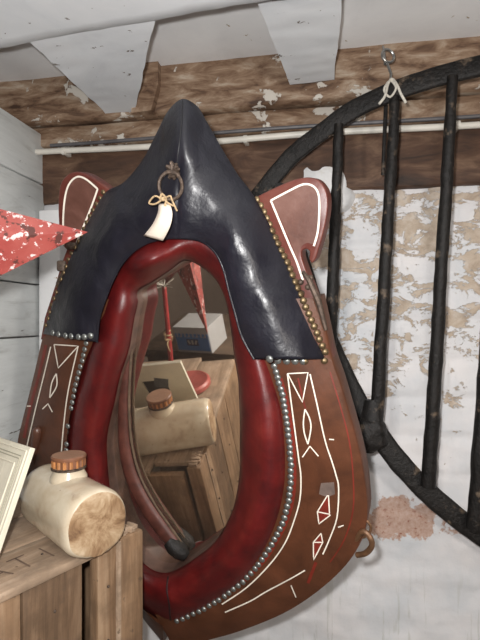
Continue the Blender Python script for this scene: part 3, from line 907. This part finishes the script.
# ---------------------------------------------------------------- crate
CT = -.335
ce = V((.59,.81,0)).normalized(); cb = V((-ce.y, ce.x, 0))
cor = V((-.160,.770,0))
RC = Matrix((ce, cb, V((0,0,1)))).transposed().to_4x4()
crate = root('wooden_crate', V((cor.x, cor.y, CT-.36)), 'old wooden crate with a plank top carrying the stoneware bottle', 'crate', RC)
def cbx(name, x, y, z, s, mat, bev=.0015, rz=0, n=1):
    bm = bmesh.new(); box(bm, V((x, y, z)), s, Matrix.Rotation(rz, 3, 'Z'), bev)
    bmesh.ops.subdivide_edges(bm, edges=[e for e in bm.edges if e.calc_length() > .05], cuts=6, use_grid_fill=True)
    for v in bm.verts: v.co += noise.noise_vector(v.co*25+V((x*7, y*5, 0)))*.0012
    return link(name, bm, mat, crate, world=False, sharp=40)
H = .36; Ln = .47
for (ya, yb) in ((0.0, .098), (.101, .20), (.203, .30)):
    cbx('top_board', -Ln/2, (ya+yb)/2, H-.006, (Ln-.002 if ya else Ln-.05, yb-ya, .012), M['crate'])
random.seed(3)
# front uprights (towards the camera) and the end panel
zc = (H-.013)/2
for (xa, xb) in ((-Ln, -.30), (-.297, -.198), (-.195, -.106)):
    cbx('side_slat', (xa+xb)/2, .010, zc, (xb-xa, .012, H-.014), M['crate_d'] if xb > -.15 else M['crate_v'])
cbx('corner_post', -.068, .006, zc+.004, (.034,.022,H-.002), M['crate_v'], .003)
cbx('edge_batten', -.0485, .002, zc+.006, (.005,.024,H+.001), M['crate'], .001)
cbx('corner_post', -.024, .006, zc+.007, (.046,.030,H+.004), M['crate_v'], .004)
cbx('end_panel', -.008, .165, zc, (.014, .27, H-.014), M['crate_v'])
cbx('end_panel', -Ln+.008, .15, zc, (.014, .27, H-.014), M['crate_v'])
cbx('bottom_board', -Ln/2, .15, .006, (Ln,.29,.012), M['crate'])
bm = bmesh.new()
for k in range(9):
    x = -.044+.0045*k; h_ = .004+.007*random.random()
    box(bm, V((x, .004+.004*random.random(), H+.003+h_/2)), (.0042, .012+.008*random.random(), h_), Matrix.Rotation(.2*random.random(), 3, 'Y'), .0006)
link('splintered_edge', bm, M['crate'], crate, world=False)
for x, y, z in [(a, b_, H-.0002) for a, b_ in ((-.14,.05),(-.145,.15),(-.15,.26),(-.30,.05),(-.03,.15),(-.03,.26))]+[(x, -.006 if x > -.1 else .0035, z) for z in (.30,.22,.10) for x in (-.068,-.03,-.15,-.25)]:
    bm = bmesh.new(); bmesh.ops.create_uvsphere(bm, u_segments=8, v_segments=5, radius=.0022, matrix=Matrix.Translation(V((x, y, z))))
    link('nail', bm, M['iron'], crate, world=False)
# faded stencilled letters on the front plank
bm = bmesh.new()
def st(a, b_, w=.0028):
    a = V((*a, H+.0012)); b_ = V((*b_, H+.0012)); d = (b_-a).normalized(); s_ = V((-d.y, d.x, 0))*w/2
    bm.faces.new([bm.verts.new(p) for p in (a-s_, b_-s_, b_+s_, a+s_)])
Lx = -.255
for ch in 'LATI':
    w_, h_ = .026, .038; y0_ = .030
    def g(u, v_): return (Lx-.0+u*w_, y0_+v_*h_)
    if ch == 'L': st(g(0,1), g(0,0)); st(g(0,0), g(1,0))
    if ch == 'A': st(g(0,0), g(.5,1)); st(g(.5,1), g(1,0)); st(g(.25,.4), g(.75,.4))
    if ch == 'T': st(g(.5,0), g(.5,1)); st(g(0,1), g(1,1))
    if ch == 'I': st(g(.5,0), g(.5,1))
    Lx += .036
link('stencil_letters', bm, M['ink'], crate, world=False, smooth=False)

# table beneath the crate
tab = root('work_table', V((cor.x, cor.y, FL)), 'dark wooden table under the wooden crate', 'table', RC)
TH = abs(FL)+CT-.36
bm = bmesh.new(); box(bm, V((-.235,.15,TH-.0195)), (.50,.30,.035), None, .003); link('table_top', bm, M['dark_wood'], tab, world=False)
for sx in (-.45, -.03):
    for sy in (.035, .265):
        bm = bmesh.new(); box(bm, V((sx, sy, (TH-.038)/2)), (.045,.045,TH-.038), None, .003); link('leg', bm, M['dark_wood'], tab, world=False)

# ---------------------------------------------------------------- stoneware bottle
jR = .048
Aend = V((-.200,.678,CT+jR-.001)); jax = V((-.69,.724,0)).normalized(); JL = .200
jug = root('stoneware_bottle', V((Aend+jax*JL/2)[:2]+(CT,)) if False else V((Aend.x+jax.x*JL/2, Aend.y+jax.y*JL/2, CT)), 'cream stoneware hot water bottle with brown screw stopper lying on the crate', 'bottle')
bm = bmesh.new()
prof = [(0,0),(.020,0),(.0405,.0),(.0435,.0008),(.0458,.004),(jR,.010)]+[(jR,.010+(.150)*k/10) for k in range(1, 11)]+[(jR*.985,.172),(jR*.94,.183),(jR*.84,.192),(jR*.6,.198),(0,.200)]
mi = [1,1,1]+[0]*(len(prof)-4)
Mj = axis_matrix(Aend, jax, V((0,0,1)))
lathe(bm, prof, Mj, 56, mi)
for v in bm.verts:   # flattened underside, slightly slumped
    if v.co.z < CT+.004:
        v.co.z = CT+.0008+max(0, v.co.z-CT)*.15
    elif v.co.z < CT+.035:
        t = (v.co.z-CT)/.035; c_ = Aend+jax*(v.co-Aend).dot(jax); d_ = V((v.co.x-c_.x, v.co.y-c_.y, 0)); v.co += d_*(.25*(1-t))
jb = link('bottle_body', bm, [M['glaze'], M['base_clay']], jug, sharp=50)
sc_ = Aend+jax*.097; top = CT+2*jR+.003
bm = bmesh.new(); lathe(bm, [(.029,-.020),(.0275,-.006),(.0235,.001),(.0225,.006),(.0235,.008),(.021,.009),(0,.009)], Matrix.Translation(V((sc_.x, sc_.y, top))), 40)
link('neck', bm, M['glaze'], jug)
bm = bmesh.new(); seg = 64; zc0 = top+.008
rows = []
for (rb, h, rib) in ((.021,0,0),(.0245,.0015,1),(.0245,.012,1),(.0262,.013,0),(.0265,.0165,0),(.025,.0185,0)):
    rows.append([V((sc_.x, sc_.y, zc0+h))+V((math.cos(2*PI*k/seg), math.sin(2*PI*k/seg), 0))*(rb+(.0009*(1 if k % 4 < 2 else -1) if rib else 0)) for k in range(seg)])
vs = grid_mesh(bm, rows, wrap=True)
for f in bm.faces:
    if len(f.verts) == 4: pass
cz = bm.faces.new(vs[-1]); cz.material_index = 2
for i, f in enumerate(bm.faces):
    if i < seg*3 and i >= seg: f.material_index = 1 if ((i % seg) % 4) < 2 else 0
stp = link('stopper', bm, [M['cap'], M['cap_rib'], M['cap_top']], jug, sharp=30)
bm = bmesh.new(); tube(bm, [V((sc_.x+.0245*math.cos(a), sc_.y+.0245*math.sin(a), top+.007)) for a in [2*PI*k/30 for k in range(30)]], .0022, 6, closed=True)
link('seal', bm, M['iron'], jug)

# ---------------------------------------------------------------- leaning cream frame
Rc = V((-.289,.662,-.176)); e1 = V((-.78,.62,0)).normalized(); Bc = V((-.325,.615,CT+.005))
w_ = (Bc-Rc); fh = w_.length; w_.normalize(); fw = .16
fn = e1.cross(w_).normalized()
if fn.y > 0: fn = -fn
RF = Matrix((-e1, -fn, -w_)).transposed()
if RF.determinant() < 0: RF = Matrix((-e1, fn, -w_)).transposed()
fr = root('picture_frame', Bc, 'cream moulded frame leaning at the left in front of the stoneware bottle', 'frame')
def fpt(a, b_, c=0): return Rc+e1*a+w_*b_+fn*c
bd = .053
bm = bmesh.new()
for (a0, a1, b0, b1) in ((0, bd, 0, fh), (fw-bd, fw, 0, fh), (bd-.001, fw-bd+.001, 0, bd), (bd-.001, fw-bd+.001, fh-bd, fh)):
    box(bm, fpt((a0+a1)/2, (b0+b1)/2, -.004), (a1-a0, .008, b1-b0), RF, .001)
fo = link('frame_border', bm, M['cream'], fr, smooth=False)
bm = bmesh.new()
for k, inset in enumerate((.006, .014, .018, .026)):
    r_ = .0013 if k in (0, 3) else .0009
    c_ = [fpt(inset, inset, .0002), fpt(fw-inset, inset, .0002), fpt(fw-inset, fh-inset, .0002), fpt(inset, fh-inset, .0002)]
    for q in range(4): tube(bm, [c_[q], c_[(q+1) % 4]], r_, 6, mi=0 if k in (0, 3) else 1)
link('moulding', bm, [M['cream'], M['cream_dk']], fr)
bm = bmesh.new(); box(bm, fpt(fw/2, fh/2, -.003), (fw-2*bd+.004, .002, fh-2*bd+.004), RF); link('dark_panel', bm, M['dark_panel'], fr, smooth=False)
bm = bmesh.new(); box(bm, fpt(.064, .062, -.006), (.034, .004, .034), RF @ Matrix.Rotation(.3, 3, 'Y'), .001); link('grey_tile', bm, M['slate'], fr, smooth=False)

# ---------------------------------------------------------------- red star
Rs = .27; su = V((.94,.34,0)).normalized(); sv = V((0,0,1)); sn = V((su.y, -su.x, 0))
T1 = P(88,232,.60); SC = T1-su*Rs*math.cos(.16)-V((0,0,Rs*math.sin(.16)))
bm = bmesh.new()
def spt(r, a, d):
    a += .16
    return SC+su*r*math.cos(a)+sv*r*math.sin(a)+sn*d
cf, cbk = bm.verts.new(spt(0,0,.065)), bm.verts.new(spt(0,0,-.03))
rim = []
for k in range(10):
    a = k*PI/5; r_ = Rs if k % 2 == 0 else Rs*.43
    rim.append(bm.verts.new(spt(r_, a, 0)))
for k in range(10):
    bm.faces.new((cf, rim[k], rim[(k+1) % 10])); bm.faces.new((cbk, rim[(k+1) % 10], rim[k]))
star_o = link('red_star', bm, M['star'], smooth=False); props(star_o, 'red tin star with chipped paint, its point jutting in front of the collar at left', 'star')
bm = bmesh.new()
tp = spt(Rs, 2*PI/5, 0); tube(bm, [tp-V((0,0,.004)), V((tp.x, tp.y, .47))], .0012, 6)
o = link('hanging_string', bm, M['twine']); props(o, 'twine the red tin star hangs from', 'string')

# ---------------------------------------------------------------- things seen in the mirror
def unmirror(px, py, z=None, t=None):
    """real point whose reflection shows at px,py; give real height z or virtual depth t"""
    d = ray(px, py); nd = n_in.dot(d)
    if z is not None: t = (z-2*D0*n_in.z)/(d.z-2*nd*n_in.z)
    return reflect(d*t)
lc = unmirror(189, 384, z=CT+.01)
bm = bmesh.new()
lathe(bm, [(0,0),(.052,0),(.056,.003),(.056,.013),(.052,.018),(.049,.0185),(.046,.0165),(0,.0165)], Matrix.Translation(V((lc.x, lc.y, CT+.0022))), 48)
o = link('tin_lid', bm, M['lid_red']); props(o, 'round dull red tin lid on the crate top, seen in the mirror', 'lid')
# red stick with twine
sb = unmirror(172, 372, z=CT+.001); st_ = unmirror(164, 286, t=1.25)
stick = root('red_stick', sb, 'thin red stick tied with twine, standing on the crate, seen in the mirror', 'stick')
bm = bmesh.new(); tube(bm, [sb, sb.lerp(st_, .5), st_], [.0075,.0068,.006], 10); link('shaft', bm, M['rod_red'], stick)
bm = bmesh.new(); q = sb.lerp(st_, .40)
for (dx, dz) in ((.035,.035),(-.04,-.03),(.03,-.02),(-.03,.02)):
    tube(bm, smooth_path([tuple(q), tuple(q+V((dx*.5, dx*.6, dz*.3))), tuple(q+V((dx, dx*.8, dz)))], 4), .0018, 6)
tube(bm, [q+V((.009*math.cos(a), .009*math.sin(a), .002*a)) for a in [k*.5 for k in range(26)]], .002, 6)
link('twine_knot', bm, M['twine'], stick)
bm = bmesh.new(); q = st_
for k in range(14):
    a = k*1.7; tube(bm, [q, q+V((.03*math.cos(a), .03*math.sin(a), .01+.012*math.sin(k)))], [.0016,.0007], 5)
link('twig_top', bm, M['string'], stick)
# blue and white box on a side shelf
bc_ = unmirror(200, 331, t=1.60)
vdir = (reflect(P(200,331,1.6)) - reflect(V((0,0,0)))).normalized()
TB = bc_.z-.052
# facing: towards the mirror, label side turned towards viewer's left in the mirror
cam_m = reflect(V((0,0,0)))           # mirrored eye: what the real side of things faces
td = V((cam_m.x-bc_.x, cam_m.y-bc_.y, 0)).normalized()
def rz(v, a): return V((v.x*math.cos(a)-v.y*math.sin(a), v.x*math.sin(a)+v.y*math.cos(a), 0))
fx = rz(td, math.radians(34)); sx_ = V((-fx.y, fx.x, 0))
RB = Matrix((sx_, -fx, V((0,0,1)))).transposed()
if RB.determinant() < 0: RB = Matrix((-sx_, -fx, V((0,0,1)))).transposed()
bxr = root('cardboard_box', V((bc_.x, bc_.y, TB)), 'small blue and white carton on the side shelf, seen in the mirror', 'box', RB.to_4x4())
BW, BD, BH = .130, .11, .092
bm = bmesh.new(); box(bm, V((0,0,BH/2)), (BW,BD,BH), None, .001); link('carton', bm, M['card'], bxr, world=False, smooth=False)
bm = bmesh.new()
box(bm, V((0,-BD/2-.0006,BH*.42)), (BW*.94,.001,BH*.66)); link('blue_label', bm, M['blue'], bxr, world=False, smooth=False)
bm = bmesh.new()
for k in range(8):
    box(bm, V((-BW*.40+BW*.115*k, -BD/2-.0014, BH*.70)), (BW*.035,.0006,BH*.16)); 
    if k % 2: box(bm, V((-BW*.38+BW*.115*k, -BD/2-.0014, BH*.765)), (BW*.08,.0006,BH*.03))
    else: box(bm, V((-BW*.38+BW*.115*k, -BD/2-.0014, BH*.635)), (BW*.08,.0006,BH*.03))
link('printed_mark', bm, M['card'], bxr, world=False, smooth=False)
bm = bmesh.new()
box(bm, V((0,-BD/2-.0014,BH*.42)), (BW*.34,.0006,BH*.26)); link('printed_emblem', bm, M['navy'], bxr, world=False, smooth=False)
bm = bmesh.new()
for k in range(3): box(bm, V((-BW*.1+BW*.1*k,-BD/2-.002,BH*.42)), (BW*.055,.0006,BH*.16), Matrix.Rotation(.4*(k-1), 3, 'Y'))
link('emblem_print', bm, M['card'], bxr, world=False, smooth=False)
sh = root('side_cabinet', V((bc_.x-.06, bc_.y-.06, FL)), 'dark wooden cabinet at the left holding the blue and white carton', 'cabinet', RB.to_4x4())
hh_ = TB-FL
bm = bmesh.new(); box(bm, V((0,.02,hh_-.015)), (.38,.30,.03), None, .002); link('cabinet_top', bm, M['dark_wood'], sh, world=False)
bm = bmesh.new(); box(bm, V((0,.02,(hh_-.03)/2)), (.36,.28,hh_-.03), None, .002); link('cabinet_body', bm, M['dark_wood'], sh, world=False)
for s_ in (-1, 1):
    bm = bmesh.new(); box(bm, V((.088*s_,-.125,hh_*.5)), (.165,.014,hh_*.85), None, .003); d_ = link('door', bm, M['dark_wood'], sh, world=False)
    bm = bmesh.new(); bmesh.ops.create_uvsphere(bm, u_segments=12, v_segments=8, radius=.012, matrix=Matrix.Translation(V((.03*s_,-.142,hh_*.55)))); link('knob', bm, M['brass'], d_, world=False)

# ---------------------------------------------------------------- added fill bulb and camera flash
LB = V((.75,-.75,-.02))  # bulb added out of view to brighten the beam undersides
fill_lamp = root('fill_bulb', LB, 'added fill bulb on a long cord, out of view behind the camera', 'fill_lamp')
bm = bmesh.new(); bmesh.ops.create_uvsphere(bm, u_segments=20, v_segments=12, radius=.03, matrix=Matrix.Translation(LB))
m, nt, b = newmat('lit_fill_bulb'); b.inputs['Emission Color'].default_value = (1,.9,.8,1); b.inputs['Emission Strength'].default_value = 30
link('fill_bulb_glass', bm, m, fill_lamp)
bm = bmesh.new(); tube(bm, [V((LB.x,LB.y,CEIL)), LB+V((0,0,.032))], .004, 8); lathe(bm, [(.016,.026),(.016,.055),(.008,.065)], Matrix.Translation(LB), 16)
link('fill_bulb_cord', bm, M['cable'], fill_lamp)
L = bpy.data.lights.new('fill_bulb_light', 'POINT'); L.energy = 24; L.color = (1,.92,.84); L.shadow_soft_size = .07
lo = bpy.data.objects.new('fill_bulb_light', L); C.objects.link(lo); lo.location = LB-V((0,0,.11))
L = bpy.data.lights.new('camera_flash', 'POINT'); L.shadow_soft_size = .012; L.energy = 29; L.color = (1,.985,.97)
lo = bpy.data.objects.new('camera_flash', L); C.objects.link(lo); lo.location = (-.03,.0,.04)
w = bpy.data.worlds.new('world'); bpy.context.scene.world = w; w.use_nodes = True
w.node_tree.nodes['Background'].inputs[0].default_value = (.7,.75,.8,1); w.node_tree.nodes['Background'].inputs[1].default_value = .1

# ---------------------------------------------------------------- camera
cd = bpy.data.cameras.new('camera'); cam = bpy.data.objects.new('camera', cd); C.objects.link(cam)
cd.sensor_fit = 'VERTICAL'; cd.sensor_height = 24; cd.lens = F/640*24; cd.clip_start = .01
cam.rotation_euler = (PI/2, 0, 0)
sc = bpy.context.scene; sc.camera = cam
sc.view_settings.view_transform = 'Standard'; sc.view_settings.look = 'None'; sc.view_settings.gamma = 1
sc.view_settings.use_curve_mapping = False; sc.view_settings.exposure = .06
